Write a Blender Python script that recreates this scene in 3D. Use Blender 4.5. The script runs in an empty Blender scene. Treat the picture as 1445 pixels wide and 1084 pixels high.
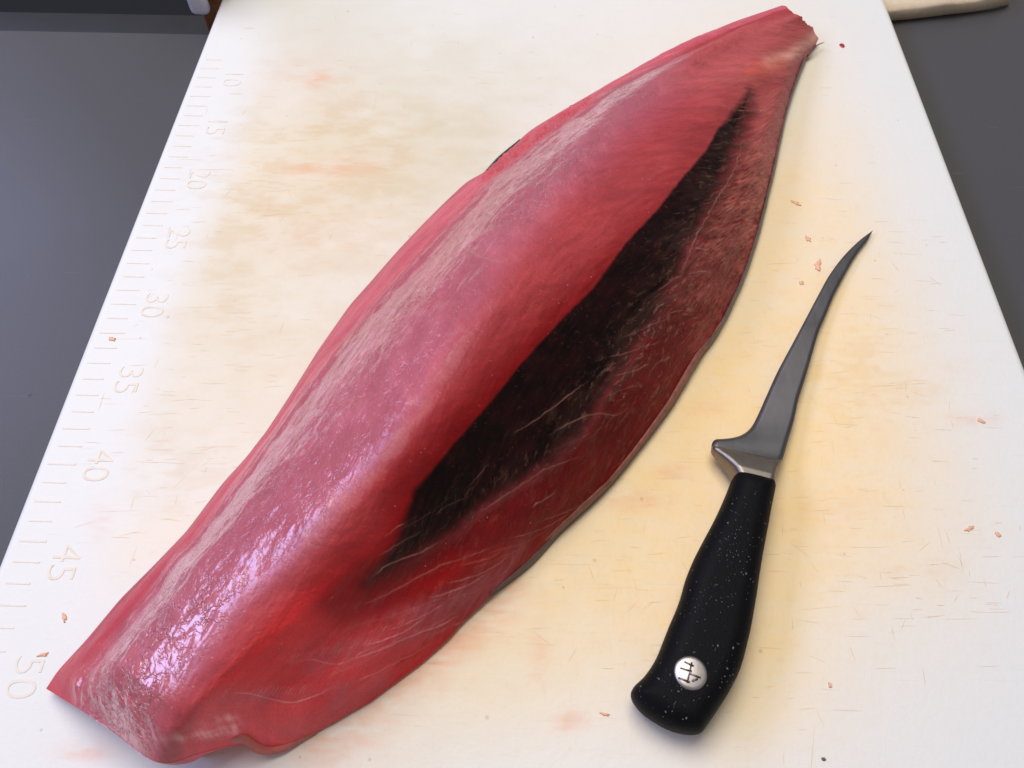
import bpy, bmesh, math, random
import numpy as np
from mathutils import Matrix, Vector
sc = bpy.context.scene
rng = np.random.default_rng(7); random.seed(7)

# ---------------------------------------------------------------- camera
W, H = 1445., 1084.; CX, CY = W/2, H/2; F = 1085.; HC = .346     # metres above the board top (ruler gives the scale)
vy = np.array([787-CX, 1207+CY, F]); vy /= np.linalg.norm(vy)
th = math.atan2(1207+CY, F)
vz = np.array([0, math.cos(th), -math.sin(th)]); vx = np.cross(vy, vz)
if vx[0] < 0: vx = -vx
RW = np.array([vx, vy, vz])
def un(px, py, z):
    w = RW @ np.array([(px-CX)/F, (CY-py)/F, 1.]); t = (z-HC)/w[2]
    return np.array([0, 0, HC]) + t*w
def un_y(px, py, Y):
    w = RW @ np.array([(px-CX)/F, (CY-py)/F, 1.])
    return np.array([0, 0, HC]) + Y/w[1]*w
def pr(P):
    c = (np.asarray(P)-[0, 0, HC]) @ RW
    return CX+F*c[..., 0]/c[..., 2], CY-F*c[..., 1]/c[..., 2]
cam = bpy.data.objects.new('camera', bpy.data.cameras.new('camera')); sc.collection.objects.link(cam)
m = Matrix.Identity(4)
for i in range(3):
    m[i][0], m[i][1], m[i][2] = RW[i][0], RW[i][1], -RW[i][2]
m[2][3] = HC; cam.matrix_world = m
cam.data.sensor_fit = 'HORIZONTAL'; cam.data.sensor_width = 36; cam.data.lens = F/W*36
cam.data.clip_start = .01; cam.data.clip_end = 50
cam.data.dof.use_dof = True; cam.data.dof.focus_distance = .42; cam.data.dof.aperture_fstop = 22
sc.camera = cam

# ---------------------------------------------------------------- light: a window on the left, a ceiling lamp, room fill
wd = bpy.data.worlds.new("World"); sc.world = wd; wd.use_nodes = True
bg = wd.node_tree.nodes['Background']; bg.inputs[0].default_value = (1.0, .95, .90, 1); bg.inputs[1].default_value = .25
def area(name, loc, target, sx, sy, power, col):
    l = bpy.data.lights.new(name, 'AREA'); l.shape = 'RECTANGLE'; l.size = sx; l.size_y = sy
    l.energy = power; l.color = col
    o = bpy.data.objects.new(name, l); sc.collection.objects.link(o); o.location = loc
    o.rotation_euler = (Vector(target)-Vector(loc)).to_track_quat('-Z', 'Y').to_euler(); return o
area('window_light', (-2.6, .75, 2.1), (0, .25, 0), 3.9, .8, 78, (.50, .56, 1.0))
area('ceiling_light', (-.22, .68, 1.62), (.04, .25, 0), 1.15, 1.0, 28, (1.0, .92, .79))
vs = sc.view_settings; vs.view_transform = 'Standard'; vs.look = 'None'; vs.exposure = 0; vs.gamma = 1

# ---------------------------------------------------------------- helpers
def lin(c):
    c = np.asarray(c, float)/255.
    return np.where(c <= .04045, c/12.92, ((c+.055)/1.055)**2.4)
def tag(o, label=None, cat=None, group=None, kind=None):
    if label: o['label'] = label
    if cat: o['category'] = cat
    if group: o['group'] = group
    if kind: o['kind'] = kind
    return o
def link(name, me, mat=None, parent=None):
    o = bpy.data.objects.new(name, me); sc.collection.objects.link(o)
    if mat: me.materials.append(mat)
    if parent: o.parent = parent
    return o
def empty(name, loc=(0, 0, 0)):
    o = bpy.data.objects.new(name, None); sc.collection.objects.link(o); o.location = loc; o.empty_display_size = .02; return o
def mesh(name, V, Fc, smooth=True):
    me = bpy.data.meshes.new(name)
    V = np.asarray(V, np.float32)
    if isinstance(Fc, np.ndarray):
        k = Fc.shape[1]
        me.vertices.add(len(V)); me.vertices.foreach_set('co', V.ravel())
        me.loops.add(Fc.size); me.loops.foreach_set('vertex_index', Fc.astype(np.int32).ravel())
        me.polygons.add(len(Fc)); me.polygons.foreach_set('loop_start', np.arange(0, Fc.size, k, dtype=np.int32))
        me.polygons.foreach_set('loop_total', np.full(len(Fc), k, np.int32))
        me.update(calc_edges=True); me.validate()
    else:
        me.from_pydata([tuple(map(float, v)) for v in V], [], [tuple(map(int, f)) for f in Fc]); me.update()
    if smooth: me.polygons.foreach_set('use_smooth', np.ones(len(me.polygons), bool))
    return me
def bmobj(name, bm, mat=None, parent=None, smooth=True):
    bmesh.ops.recalc_face_normals(bm, faces=bm.faces)
    me = bpy.data.meshes.new(name); bm.to_mesh(me); bm.free()
    if smooth: me.polygons.foreach_set('use_smooth', np.ones(len(me.polygons), bool))
    return link(name, me, mat, parent)
def attr(me, name, arr, typ='FLOAT'):
    a = me.attributes.new(name, typ, 'POINT')
    if typ == 'FLOAT': a.data.foreach_set('value', np.asarray(arr, np.float32).ravel())
    elif typ == 'FLOAT_COLOR': a.data.foreach_set('color', np.asarray(arr, np.float32).ravel())
    else: a.data.foreach_set('vector', np.asarray(arr, np.float32).ravel())
def vnoise(x, y, seed):                                       # smooth value noise, -1..1
    g = np.random.default_rng(seed).uniform(-1, 1, (256, 256))
    xi = np.floor(x).astype(int); yi = np.floor(y).astype(int); fx = x-xi; fy = y-yi
    fx = fx*fx*fx*(fx*(fx*6-15)+10); fy = fy*fy*fy*(fy*(fy*6-15)+10)
    a = g[xi & 255, yi & 255]; b = g[(xi+1) & 255, yi & 255]; c = g[xi & 255, (yi+1) & 255]; d = g[(xi+1) & 255, (yi+1) & 255]
    return (a*(1-fx)+b*fx)*(1-fy)+(c*(1-fx)+d*fx)*fy
def fbm(x, y, seed, n=4, gain=.5):
    s = 0; a = 1; t = 0
    for i in range(n):
        s = s+a*vnoise(x*2**i+17.3*i, y*2**i+9.1*i, seed+i); t += a; a *= gain
    return s/t
def sstep(a, b, x):
    t = np.clip((x-a)/(b-a), 0, 1); return t*t*(3-2*t)
def polydist(px, py, pts):                                    # distance to a polyline and the parameter 0..1 along it
    best = np.full(px.shape, 1e9); par = np.zeros(px.shape); n = len(pts)-1
    for i in range(n):
        ax, ay = pts[i]; bx, by = pts[i+1]; dx, dy = bx-ax, by-ay; L2 = dx*dx+dy*dy+1e-9
        t = np.clip(((px-ax)*dx+(py-ay)*dy)/L2, 0, 1); d = np.hypot(px-ax-t*dx, py-ay-t*dy)
        k = d < best; best = np.where(k, d, best); par = np.where(k, (i+t)/n, par)
    return best, par
def inside(px, py, poly):
    r = np.zeros(px.shape, bool); n = len(poly)
    for i in range(n):
        x0, y0 = poly[i]; x1, y1 = poly[(i+1) % n]
        if y0 == y1: continue
        c = ((y0 > py) != (y1 > py)) & (px < (x1-x0)*(py-y0)/(y1-y0)+x0); r ^= c
    return r
def crspline(P, n):                                           # centripetal-ish Catmull-Rom resampled to n points
    P = np.asarray(P, float); d = np.sqrt(np.linalg.norm(np.diff(P, axis=0), axis=1))+1e-9
    t = np.r_[0, np.cumsum(d)]; T = np.linspace(0, t[-1], n); out = np.empty((n, P.shape[1]))
    mt = np.gradient(P, t, axis=0)
    i = np.clip(np.searchsorted(t, T, side='right')-1, 0, len(t)-2); h = (t[i+1]-t[i])[:, None]; u = ((T-t[i])/(t[i+1]-t[i]))[:, None]
    return (2*u**3-3*u**2+1)*P[i]+(u**3-2*u**2+u)*h*mt[i]+(-2*u**3+3*u**2)*P[i+1]+(u**3-u**2)*h*mt[i+1]
def tube(bm, P, rad, seg=6):
    P = [Vector(p) for p in P]; rings = []
    for i, p in enumerate(P):
        t = (P[min(i+1, len(P)-1)]-P[max(i-1, 0)]).normalized()
        a = t.cross(Vector((0, 0, 1)))
        a = a.normalized() if a.length > 1e-6 else Vector((1, 0, 0)); b = a.cross(t)
        r = float(rad[i]) if hasattr(rad, '__len__') else rad
        rings.append([bm.verts.new(p+r*(math.cos(k*2*math.pi/seg)*a+math.sin(k*2*math.pi/seg)*b)) for k in range(seg)])
    for A, B in zip(rings, rings[1:]):
        for k in range(seg): bm.faces.new((A[k], A[(k+1) % seg], B[(k+1) % seg], B[k]))
    bm.faces.new(rings[0][::-1]); bm.faces.new(rings[-1])
def box(bm, x0, x1, y0, y1, z0, z1, bev=0, seg=3):
    r = bmesh.ops.create_cube(bm, size=1, matrix=Matrix.Translation(((x0+x1)/2, (y0+y1)/2, (z0+z1)/2)) @ Matrix.Diagonal((x1-x0, y1-y0, z1-z0, 1)))
    if bev: bmesh.ops.bevel(bm, geom=list({e for v in r['verts'] for e in v.link_edges}), offset=bev, segments=seg, affect='EDGES', profile=.5)

class N:                                                      # small node-tree builder
    def __init__(s, name):
        s.m = bpy.data.materials.new(name); s.m.use_nodes = True; s.t = s.m.node_tree
        s.p = s.t.nodes['Principled BSDF']
    def n(s, typ, **kw):
        n = s.t.nodes.new(typ)
        for k, v in kw.items():
            if k.startswith('_'): setattr(n, k[1:], v)
            else: s.set(n.inputs[k.replace('__', ' ')], v)
        return n
    def set(s, i, v):
        if isinstance(v, bpy.types.NodeSocket): s.t.links.new(v, i)
        else: i.default_value = v
    def at(s, name, out='Fac'): return s.n('ShaderNodeAttribute', _attribute_name=name).outputs[out]
    def math(s, op, a, b=0., c=0., clamp=False):
        n = s.t.nodes.new('ShaderNodeMath'); n.operation = op; n.use_clamp = clamp
        s.set(n.inputs[0], a); s.set(n.inputs[1], b); s.set(n.inputs[2], c); return n.outputs[0]
    def mix(s, f, a, b, mode='MIX'):
        n = s.t.nodes.new('ShaderNodeMix'); n.data_type = 'RGBA'; n.blend_type = mode
        s.set(n.inputs[0], f)
        s.set(n.inputs[6], a if isinstance(a, bpy.types.NodeSocket) else tuple(a)+(1,)); s.set(n.inputs[7], b if isinstance(b, bpy.types.NodeSocket) else tuple(b)+(1,))
        return n.outputs[2]
    def noise(s, vec, scale, detail=3, rough=.55, sc=None):
        if sc: vec = s.n('ShaderNodeMapping', _vector_type='POINT', Vector=vec, Scale=sc).outputs[0]
        return s.n('ShaderNodeTexNoise', Vector=vec, Scale=scale, Detail=detail, Roughness=rough).outputs[0]
    def ramp(s, f, a, b):
        n = s.t.nodes.new('ShaderNodeMapRange'); n.interpolation_type = 'SMOOTHSTEP'
        s.set(n.inputs[0], f); n.inputs[1].default_value = a; n.inputs[2].default_value = b; return n.outputs[0]
    def bump(s, h, dist, strength=1, nrm=None):
        n = s.n('ShaderNodeBump', Height=h, Distance=dist, Strength=strength)
        if nrm: s.set(n.inputs['Normal'], nrm)
        return n.outputs[0]
    def out(s, **kw):
        for k, v in kw.items(): s.set(s.p.inputs[k.replace('__', ' ')], v)
        return s.m
    def obj(s): return s.n('ShaderNodeTexCoord').outputs['Object']

# ---------------------------------------------------------------- materials
def plain(name, rgb, rough, metal=0., var=.12, scale=40, bump=0, spec=.5):
    b = N(name); o = b.obj(); c = lin(rgb)
    nz = b.noise(o, scale, 4)
    col = b.mix(nz, tuple(c*(1-var)), tuple(np.minimum(c*(1+var), 1)))
    kw = dict(Base__Color=col, Roughness=b.math('MULTIPLY_ADD', nz, .15, rough-.07), Metallic=metal, Specular__IOR__Level=spec)
    if bump: kw['Normal'] = b.bump(b.noise(o, scale*12, 3), bump)
    return b.out(**kw)

def mat_table():
    b = N('dark_grey_worktop'); o = b.obj()
    sp = b.noise(o, 900, 2); cl = b.noise(o, 6, 4)
    col = b.mix(sp, tuple(lin((68, 68, 72))), tuple(lin((80, 80, 84))))
    dots = b.ramp(b.n('ShaderNodeTexVoronoi', Vector=o, Scale=22.).outputs['Distance'], .035, .02)
    col = b.mix(b.math('MULTIPLY', dots, .5), col, tuple(lin((35, 35, 38))))
    scr = b.ramp(b.noise(o, 30, 2, sc=(1, 14, 1)), .70, .76)
    col = b.mix(b.math('MULTIPLY', scr, .12), col, tuple(lin((130, 130, 132))))
    return b.out(Base__Color=col, Roughness=b.math('MULTIPLY_ADD', cl, .14, .27), Specular__IOR__Level=.26, Normal=b.bump(sp, .00004))

def mat_board():
    b = N('worn_white_plastic'); o = b.obj()
    col = b.at('stain', 'Color')
    wear = b.at('wear')
    # fine knife cuts along both board directions, tinted by juices
    h1 = b.ramp(b.noise(o, 34, 5, .7, (1, 26, 1)), .58, .80)
    h2 = b.ramp(b.noise(o, 45, 3, .6, (26, 1.3, 1)), .63, .76)
    h3 = b.ramp(b.noise(b.n('ShaderNodeMapping', Vector=o, Rotation=(0, 0, .5)).outputs[0], 50, 3, .6, (1.2, 24, 1)), .66, .77)
    patch = b.ramp(b.noise(o, 14, 4), .42, .66)
    cuts = b.math('MAXIMUM', h1, b.math('MULTIPLY', h2, .6)); cuts = b.math('MAXIMUM', cuts, b.math('MULTIPLY', h3, .5))
    cm = b.math('MULTIPLY', b.math('MULTIPLY', cuts, patch), wear)
    col = b.mix(b.math('MULTIPLY', cm, .26), col, tuple(lin((186, 140, 92))))
    # blotchy staining at small scale
    bl = b.ramp(b.noise(o, 170, 4, .6), .5, .75)
    col = b.mix(b.math('MULTIPLY', b.math('MULTIPLY', bl, wear), .16), col, tuple(lin((206, 168, 118))))
    # crumbs of dried flesh and dark specks
    v = b.n('ShaderNodeTexVoronoi', Vector=o, Scale=85., Randomness=1.)
    sp = b.math('MULTIPLY', b.ramp(v.outputs['Distance'], .12, .03), b.ramp(b.n('ShaderNodeSeparateColor', Color=v.outputs['Color']).outputs[0], .90, .92))
    col = b.mix(b.math('MULTIPLY', sp, .3), col, tuple(lin((150, 92, 66))))
    v2 = b.n('ShaderNodeTexVoronoi', Vector=o, Scale=150., Randomness=1.)
    s2 = b.math('MULTIPLY', b.ramp(v2.outputs['Distance'], .13, .05), b.ramp(b.n('ShaderNodeSeparateColor', Color=v2.outputs['Color']).outputs[1], .94, .95))
    col = b.mix(b.math('MULTIPLY', s2, .3), col, tuple(lin((110, 98, 92))))
    hgt = b.math('ADD', b.math('MULTIPLY', cuts, -.5), b.noise(o, 420, 3))
    return b.out(Base__Color=col, Roughness=b.math('MULTIPLY_ADD', b.noise(o, 60, 3), .18, .36), Normal=b.bump(hgt, .00011),
                 Specular__IOR__Level=.4, Subsurface__Weight=.0)

def mat_mark(name='stained_groove', dk=(212, 201, 184)):
    b = N(name); o = b.obj()
    f = b.ramp(b.noise(o, 160, 3), .40, .74)
    col = b.mix(f, tuple(lin((222, 216, 208))), tuple(lin(dk)))
    return b.out(Base__Color=col, Roughness=.6)

def mat_flesh():
    b = N('raw_tuna'); st = b.at('st', 'Vector')
    col = b.at('albedo', 'Color'); wr = b.at('wrinkle'); fb = b.at('fibre'); gl = b.at('gloss')
    # muscle grain across the loin
    gr = b.noise(st, 260, 4, .6, (1, .28, 1))
    col = b.mix(b.math('MULTIPLY', b.math('SUBTRACT', gr, .5), .55, clamp=False), col, col)
    n = b.n('ShaderNodeHueSaturation', Color=col, Value=b.math('MULTIPLY_ADD', gr, .26, b.math('MULTIPLY_ADD', b.noise(st, 1000, 2, .6), .55, .595))); col = n.outputs[0]
    # pale connective fibres
    wv = b.noise(st, 60, 3)
    dst = b.n('ShaderNodeVectorMath', _operation='ADD', ).outputs[0]
    vd = b.t.nodes[-1]; b.set(vd.inputs[0], st)
    sm = b.n('ShaderNodeVectorMath', _operation='SCALE'); b.set(sm.inputs[0], b.n('ShaderNodeTexNoise', Vector=st, Scale=55., Detail=2.).outputs['Color']); sm.inputs['Scale'].default_value = .012
    b.set(vd.inputs[1], sm.outputs[0])
    hair = b.ramp(b.noise(vd.outputs[0], 420, 4, .65, (.30, 1, 1)), .52, .70)
    hm = b.math('MULTIPLY', hair, fb)
    col = b.mix(b.math('MULTIPLY', hm, .55), col, tuple(lin((158, 112, 96))))
    # tiny pale crumbs
    v = b.n('ShaderNodeTexVoronoi', Vector=st, Scale=430., Randomness=1.)
    sp = b.math('MULTIPLY', b.ramp(v.outputs['Distance'], .20, .08), b.ramp(b.n('ShaderNodeSeparateColor', Color=v.outputs['Color']).outputs[0], .90, .97))
    sp = b.math('MULTIPLY', sp, b.at('grain'))
    col = b.mix(b.math('MULTIPLY', sp, .45), col, tuple(lin((240, 186, 168))))
    # muscle bands running obliquely to the blood line
    rv = b.n('ShaderNodeMapping', Vector=st, Rotation=(0, 0, -.38)).outputs[0]
    ms = b.noise(rv, 150, 4, .6, (.07, 1, 1))
    n = b.n('ShaderNodeHueSaturation', Color=col, Value=b.math('MULTIPLY_ADD', b.math('SUBTRACT', 1., b.math('MULTIPLY', gl, .8)), b.math('MULTIPLY_ADD', ms, .5, -.25), 1.)); col = n.outputs[0]
    # short pale flecks of fibre
    fk = b.ramp(b.noise(vd.outputs[0], 620, 3, .6, (1, .42, 1)), .63, .74)
    col = b.mix(b.math('MULTIPLY', fk, b.math('MULTIPLY_ADD', gl, .36, .05)), col, tuple(lin((232, 150, 164))))
    # wet wrinkled membrane relief
    def crack(scale, wid, det):
        n_ = b.noise(vd.outputs[0], scale, det, .6, (1, .75, 1)); return b.ramp(b.math('ABSOLUTE', b.math('SUBTRACT', n_, .5)), 0, wid)
    c2 = b.math('ADD', b.math('MULTIPLY', crack(95, .03, 4), .30), b.math('MULTIPLY', crack(210, .035, 2), .16))
    c2 = b.math('ADD', c2, b.math('MULTIPLY', b.noise(vd.outputs[0], 70, 2), .9))
    hw = b.math('MULTIPLY', c2, wr)
    ht = b.math('ADD', hw, b.math('MULTIPLY', gr, b.math('SUBTRACT', .15, b.math('MULTIPLY', gl, .10)))); ht = b.math('ADD', ht, b.math('MULTIPLY', hm, .25)); ht = b.math('ADD', ht, b.math('MULTIPLY', sp, .25))
    ro = b.math('MULTIPLY_ADD', b.noise(st, 120, 3), .16, b.math('SUBTRACT', .42, b.math('MULTIPLY', gl, .26)))
    return b.out(Base__Color=col, Roughness=ro, Normal=b.bump(ht, .0011), Specular__IOR__Level=b.math('MULTIPLY_ADD', gl, .75, .09),
                 Subsurface__Weight=.12, Subsurface__Radius=(.006, .0015, .001), Subsurface__Scale=.6,
                 Coat__Weight=b.math('MULTIPLY', gl, .5), Coat__Roughness=.13, Coat__IOR=1.5, Coat__Normal=b.bump(ht, .0008))

def mat_steel(name, rgb, rough, brushed=True, metal=1.):
    b = N(name); o = b.obj()
    st = b.noise(o, 420, 3, .6, (1, .06, 1) if brushed else None)
    sm = b.noise(o, 45, 4)
    c = lin(rgb)
    col = b.mix(sm, tuple(c*.78), tuple(np.minimum(c*1.15, 1)))
    return b.out(Base__Color=col, Metallic=metal, Roughness=b.math('MULTIPLY_ADD', st, .16, b.math('MULTIPLY_ADD', sm, .12, rough-.12)), Normal=b.bump(st, .00003))

M_TABLE = mat_table(); M_BOARD = mat_board(); M_MARK = mat_mark(); M_FAINT = mat_mark('faint_groove', (214, 210, 206)); M_FLESH = mat_flesh()
M_SCAR = plain('stained_scar', (212, 182, 142), .6, scale=60, var=.3)
M_DARKSKIN = plain('dark_skin', (34, 30, 34), .4, scale=200, var=.4)
M_EDGE = plain('table_edge_dark', (26, 27, 33), .5)
M_FLOOR = plain('floor_black', (14, 15, 20), .7)
M_WOOD = None
def mat_wood():
    b = N('brown_wood'); o = b.obj()
    g = b.noise(o, 18, 4, .6, (9, 9, 1)); l = b.ramp(b.noise(o, 20, 2, .5, (1, 1, 3.5)), .55, .75)
    col = b.mix(g, tuple(lin((96, 58, 34))), tuple(lin((160, 106, 68))))
    return b.out(Base__Color=b.mix(b.math('MULTIPLY', l, .5), col, tuple(lin((186, 128, 92)))), Roughness=.5)
M_WOOD = mat_wood()
M_WHITE = plain('white_plastic', (205, 205, 214), .4)
M_TOWEL = plain('cream_paper', (226, 208, 184), .9, scale=300, bump=.0006, var=.16)
M_SKIN = plain('fish_skin', (96, 80, 82), .35, scale=180, var=.55, bump=.0004)
M_FAT = plain('pale_fat', (142, 86, 80), .4, scale=260, var=.6, bump=.0004)
M_FLAP = plain('membrane_pink', (196, 104, 98), .3, scale=220, var=.3, bump=.0004)
M_SCRAP = plain('flesh_scrap', (222, 172, 144), .5, scale=400, var=.3)
M_BLOOD = plain('blood_red', (170, 30, 34), .3, scale=400)
M_BLADE = mat_steel('blade_steel', (106, 106, 113), .44)
M_BOLSTER = mat_steel('bolster_steel', (138, 131, 127), .42)
M_RIVET = mat_steel('rivet_steel', (196, 190, 192), .38, False); M_EMBLEM = mat_steel('emblem_steel', (112, 106, 106), .4, False)
def mat_handle():
    b = N('black_handle'); o = b.obj()
    g = b.noise(o, 1500, 2); w = b.noise(o, 70, 4)
    col = b.mix(w, tuple(lin((5, 6, 9))), tuple(lin((13, 14, 19))))
    v = b.n('ShaderNodeTexVoronoi', Vector=o, Scale=520., Randomness=1.)
    sp = b.math('MULTIPLY', b.ramp(v.outputs['Distance'], .22, .1), b.ramp(b.n('ShaderNodeSeparateColor', Color=v.outputs['Color']).outputs[0], .93, .95))
    sp = b.math('MULTIPLY', sp, b.ramp(w, .5, .68))
    col = b.mix(b.math('MULTIPLY', sp, .12), col, tuple(lin((150, 148, 150))))
    return b.out(Base__Color=col, Roughness=b.math('MULTIPLY_ADD', w, .2, .45), Normal=b.bump(b.math('ADD', g, b.math('MULTIPLY', w, .6)), .00025), Specular__IOR__Level=.09)
M_HANDLE = mat_handle()
M_CRUMB = plain('pale_crumb', (104, 101, 102), .5)

# ---------------------------------------------------------------- setting
TZ = -.02; LEDGE = float(un(100, 16, -.042)[1])                                                     # table top height; the board is 2 cm thick
fl = bmesh.new(); box(fl, -4, 4, -2, 5, -.78, -.74)
tag(bmobj('floor', fl, M_FLOOR, smooth=False), kind='structure')
tb = tag(empty('table', (0, .2, TZ)), 'smooth dark grey worktop that the white cutting board lies on', 'table')
bm = bmesh.new()                                              # L shaped top: it runs on further behind the right of the board
lv = [bm.verts.new((x, y, 0)) for x, y in ((-1.1, -.65), (1.1, -.65), (1.1, .95), (.0, .95), (.0, .3415), (-1.1, .3415))]
lf = bm.faces.new(lv); ex_ = bmesh.ops.extrude_face_region(bm, geom=[lf])
bmesh.ops.translate(bm, verts=[v for v in ex_['geom'] if isinstance(v, bmesh.types.BMVert)], vec=(0, 0, -.03))
bmesh.ops.bevel(bm, geom=[e for e in bm.edges if all(abs(v.co.z) < 1e-6 for v in e.verts)], offset=.0015, segments=2, affect='EDGES')
t1 = bmobj('table_top', bm, M_TABLE, tb, smooth=False)
bm = bmesh.new(); box(bm, -1.1, -.002, .3425, LEDGE-.2, -.055, -.022, .004, 3); bmobj('table_edge', bm, M_EDGE, tb)

# things at the far edge, top left
p = un_y(284, 22, .556); q = un_y(320, 22, .556)
bm = bmesh.new(); box(bm, p[0], q[0]+.01, .556, .60, -.0425, .12, .003); o = bmobj('wooden_post', bm, M_WOOD)
tag(o, 'brown wooden upright beyond the far table edge at the top left corner of the board', 'wooden post')
p = un_y(266, 10, .545); q = un_y(293, 10, .545); lo = un_y(280, 22, .545)
bm = bmesh.new(); box(bm, p[0], q[0], .543, .553, lo[2], .10, .0045, 4); o = bmobj('white_panel', bm, M_WHITE)
tag(o, 'rounded white corner piece hanging in front of the brown wooden upright', 'panel')

# folded paper towel on the table, top right
top = [(1236, 17), (1257, 14), (1290, 9), (1330, 5), (1375, 0), (1400, -4), (1422, -9)]
bot = [(1240, 31), (1263, 29), (1295, 26), (1335, 21), (1378, 16), (1405, 11), (1424, 5)]
T = crspline([un(x, y, TZ+.013) for x, y in top], 40); B = crspline([un(x, y, TZ+.0005) for x, y in bot], 40)
u = np.linspace(0, 1, 40)
T[:, 1] += .0012*fbm(u*9, u*0, 31); T[:, 2] += .0012*fbm(u*6, u*0+4, 33)
rows = [B]
for k in range(1, 6):
    f = k/6; r = B*(1-f)+T*f; r[:, 1] -= .002*math.sin(math.pi*f); rows.append(r)
rows.append(T)
for k in range(1, 14):
    r = T.copy(); r[:, 1] += .012*k; r[:, 0] += .002*k; r[:, 2] += .0015*fbm(u*7, u*0+k*.6, 35)-.00002*k*k; rows.append(r)
r = rows[-1].copy(); r[:, 2] = TZ+.0005; rows.append(r)
V = np.concatenate(rows); nr = len(rows)
I = np.arange(nr*40).reshape(nr, 40)
Fq = np.stack([I[:-1, :-1], I[:-1, 1:], I[1:, 1:], I[1:, :-1]], -1).reshape(-1, 4)
tag(link('paper_towel', mesh('paper_towel', V, Fq), M_TOWEL), 'folded cream paper towel on the grey worktop beyond the right edge of the board', 'paper towel')

# ---------------------------------------------------------------- cutting board
BX0, BX1, BY0, BY1, BT = -.2418, .2694, -.13, .64, .02
bd = tag(empty('cutting_board', (0, 0, TZ)), 'large white plastic cutting board, stained yellow and scored, with moulded ruler marks', 'cutting board')
nx, ny = 360, 520; bev = .0045
def edge_coords(a, b, n):                                     # even spacing plus a rounded rim
    ang = np.linspace(0, math.pi/2, 7)
    lo = a+bev*(1-np.cos(ang[::-1]))[::-1]; lo = a+bev*(1-np.cos(np.linspace(0, math.pi/2, 7)))
    hi = b-(lo-a)[::-1]
    return np.r_[lo, np.linspace(a+bev, b-bev, n)[1:-1], hi]
xs = edge_coords(BX0, BX1, nx); ys = edge_coords(BY0, BY1, ny)
X, Y = np.meshgrid(xs, ys, indexing='ij')
def rim(a, lo, hi):
    d = np.minimum(np.minimum(a-lo, hi-a), bev); return bev-np.sqrt(np.maximum(bev*bev-(bev-d)**2, 0))
Z = -np.maximum(rim(X, BX0, BX1), rim(Y, BY0, BY1))
PX, PY = pr(np.stack([X, Y, np.zeros_like(X)], -1))
def blob(cx, cy, rx, ry, a=1., rot=0.):
    c, s = math.cos(rot), math.sin(rot); dx, dy = PX-cx, PY-cy
    return a*np.exp(-(((dx*c+dy*s)/rx)**2+((-dx*s+dy*c)/ry)**2))
nz = fbm(X*22, Y*22, 1); nz2 = fbm(X*60, Y*110, 5); nz3 = fbm(X*160, Y*700, 9)
yel = blob(1090, 400, 210, 330, .75)+blob(900, 760, 230, 230, .8)+blob(1180, 640, 240, 240, .36)+blob(640, 900, 220, 140, .45)+blob(1050, 960, 130, 130, .5)
yel = yel+blob(430, 230, 210, 120, .28)+blob(330, 480, 190, 220, .18)+blob(640, 180, 170, 130, .08)+blob(1290, 780, 160, 90, .12)+blob(260, 770, 120, 60, .25)
yel = yel+blob(420, 420, 300, 330, .20)+blob(760, 120, 260, 120, .05)+blob(1260, 600, 160, 330, .10)
yel = np.clip(yel, 0, 1.02)*(1+.20*nz+.16*nz2+.14*nz3)
yel *= sstep(BX0+.028, BX0+.062, X+.006*nz)*sstep(BX1-.005, BX1-.08, X+.02*nz)
yel = np.clip(yel, 0, 1.15)
base = lin((217, 219, 220)); yc = lin((234, 206, 156))
col = base[None, None]*(1-yel[..., None]*.86)+yc[None, None]*yel[..., None]*.86*np.array([1, 1, 1.])
dirt = (blob(470, 200, 160, 70, .5)+blob(370, 300, 120, 60, .5)+blob(240, 660, 90, 60, .5)+blob(330, 420, 120, 90, .35)+blob(1230, 520, 120, 80, .35)+blob(1300, 790, 120, 40, .3))
dirt = np.clip(dirt, 0, 1)*sstep(-.1, .5, nz2+.5*nz3)
grey = np.clip((blob(470, 380, 330, 330, .55)+blob(640, 170, 200, 140, .35))*(1+.4*nz+.3*nz2), 0, .8)*sstep(BX0+.028, BX0+.062, X+.006*nz)
col = col*(1-grey[..., None])+col*lin((228, 226, 210))/lin((255, 255, 255))*grey[..., None]
col = col*(1-dirt[..., None]*.38)+lin((196, 160, 112))*dirt[..., None]*.38
pink = blob(450, 112, 14, 10, .35)+blob(480, 235, 70, 18, .26, -.1)+blob(430, 245, 30, 10, .2)+blob(760, 925, 14, 40, .3)+blob(803, 1018, 22, 14, .55)
pink = pink+blob(1375, 592, 30, 10, .35)+blob(890, 705, 50, 14, .4)+blob(950, 664, 22, 9, .5)+blob(140, 735, 16, 22, .3)+blob(120, 1060, 40, 14, .35)+blob(440, 110, 60, 40, .15)+blob(500, 1060, 60, 30, .2)
d_, _ = polydist(PX, PY, [(440, 1050), (520, 1000), (600, 950), (660, 890), (720, 840)]); pink = pink+.42*np.exp(-(d_/30)**2)  # juice band along the loin's right foot, also painting in its soft shadow
pink = pink+blob(1000, 575, 30, 12, .2)+blob(1180, 720, 60, 20, .15)+blob(470, 330, 90, 50, .15)
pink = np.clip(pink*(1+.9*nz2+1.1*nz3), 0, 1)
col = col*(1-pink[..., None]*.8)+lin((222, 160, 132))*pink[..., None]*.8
wear = np.clip(.22+.75*yel+.8*dirt, 0, 1)*sstep(BX0+.004, BX0+.05, X)
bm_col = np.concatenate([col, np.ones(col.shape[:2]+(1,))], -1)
nX, nY = X.shape; I = np.arange(nX*nY).reshape(nX, nY)
Fq = np.stack([I[:-1, :-1], I[1:, :-1], I[1:, 1:], I[:-1, 1:]], -1).reshape(-1, 4)
V = np.stack([X, Y, Z+BT], -1).reshape(-1, 3)
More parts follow.
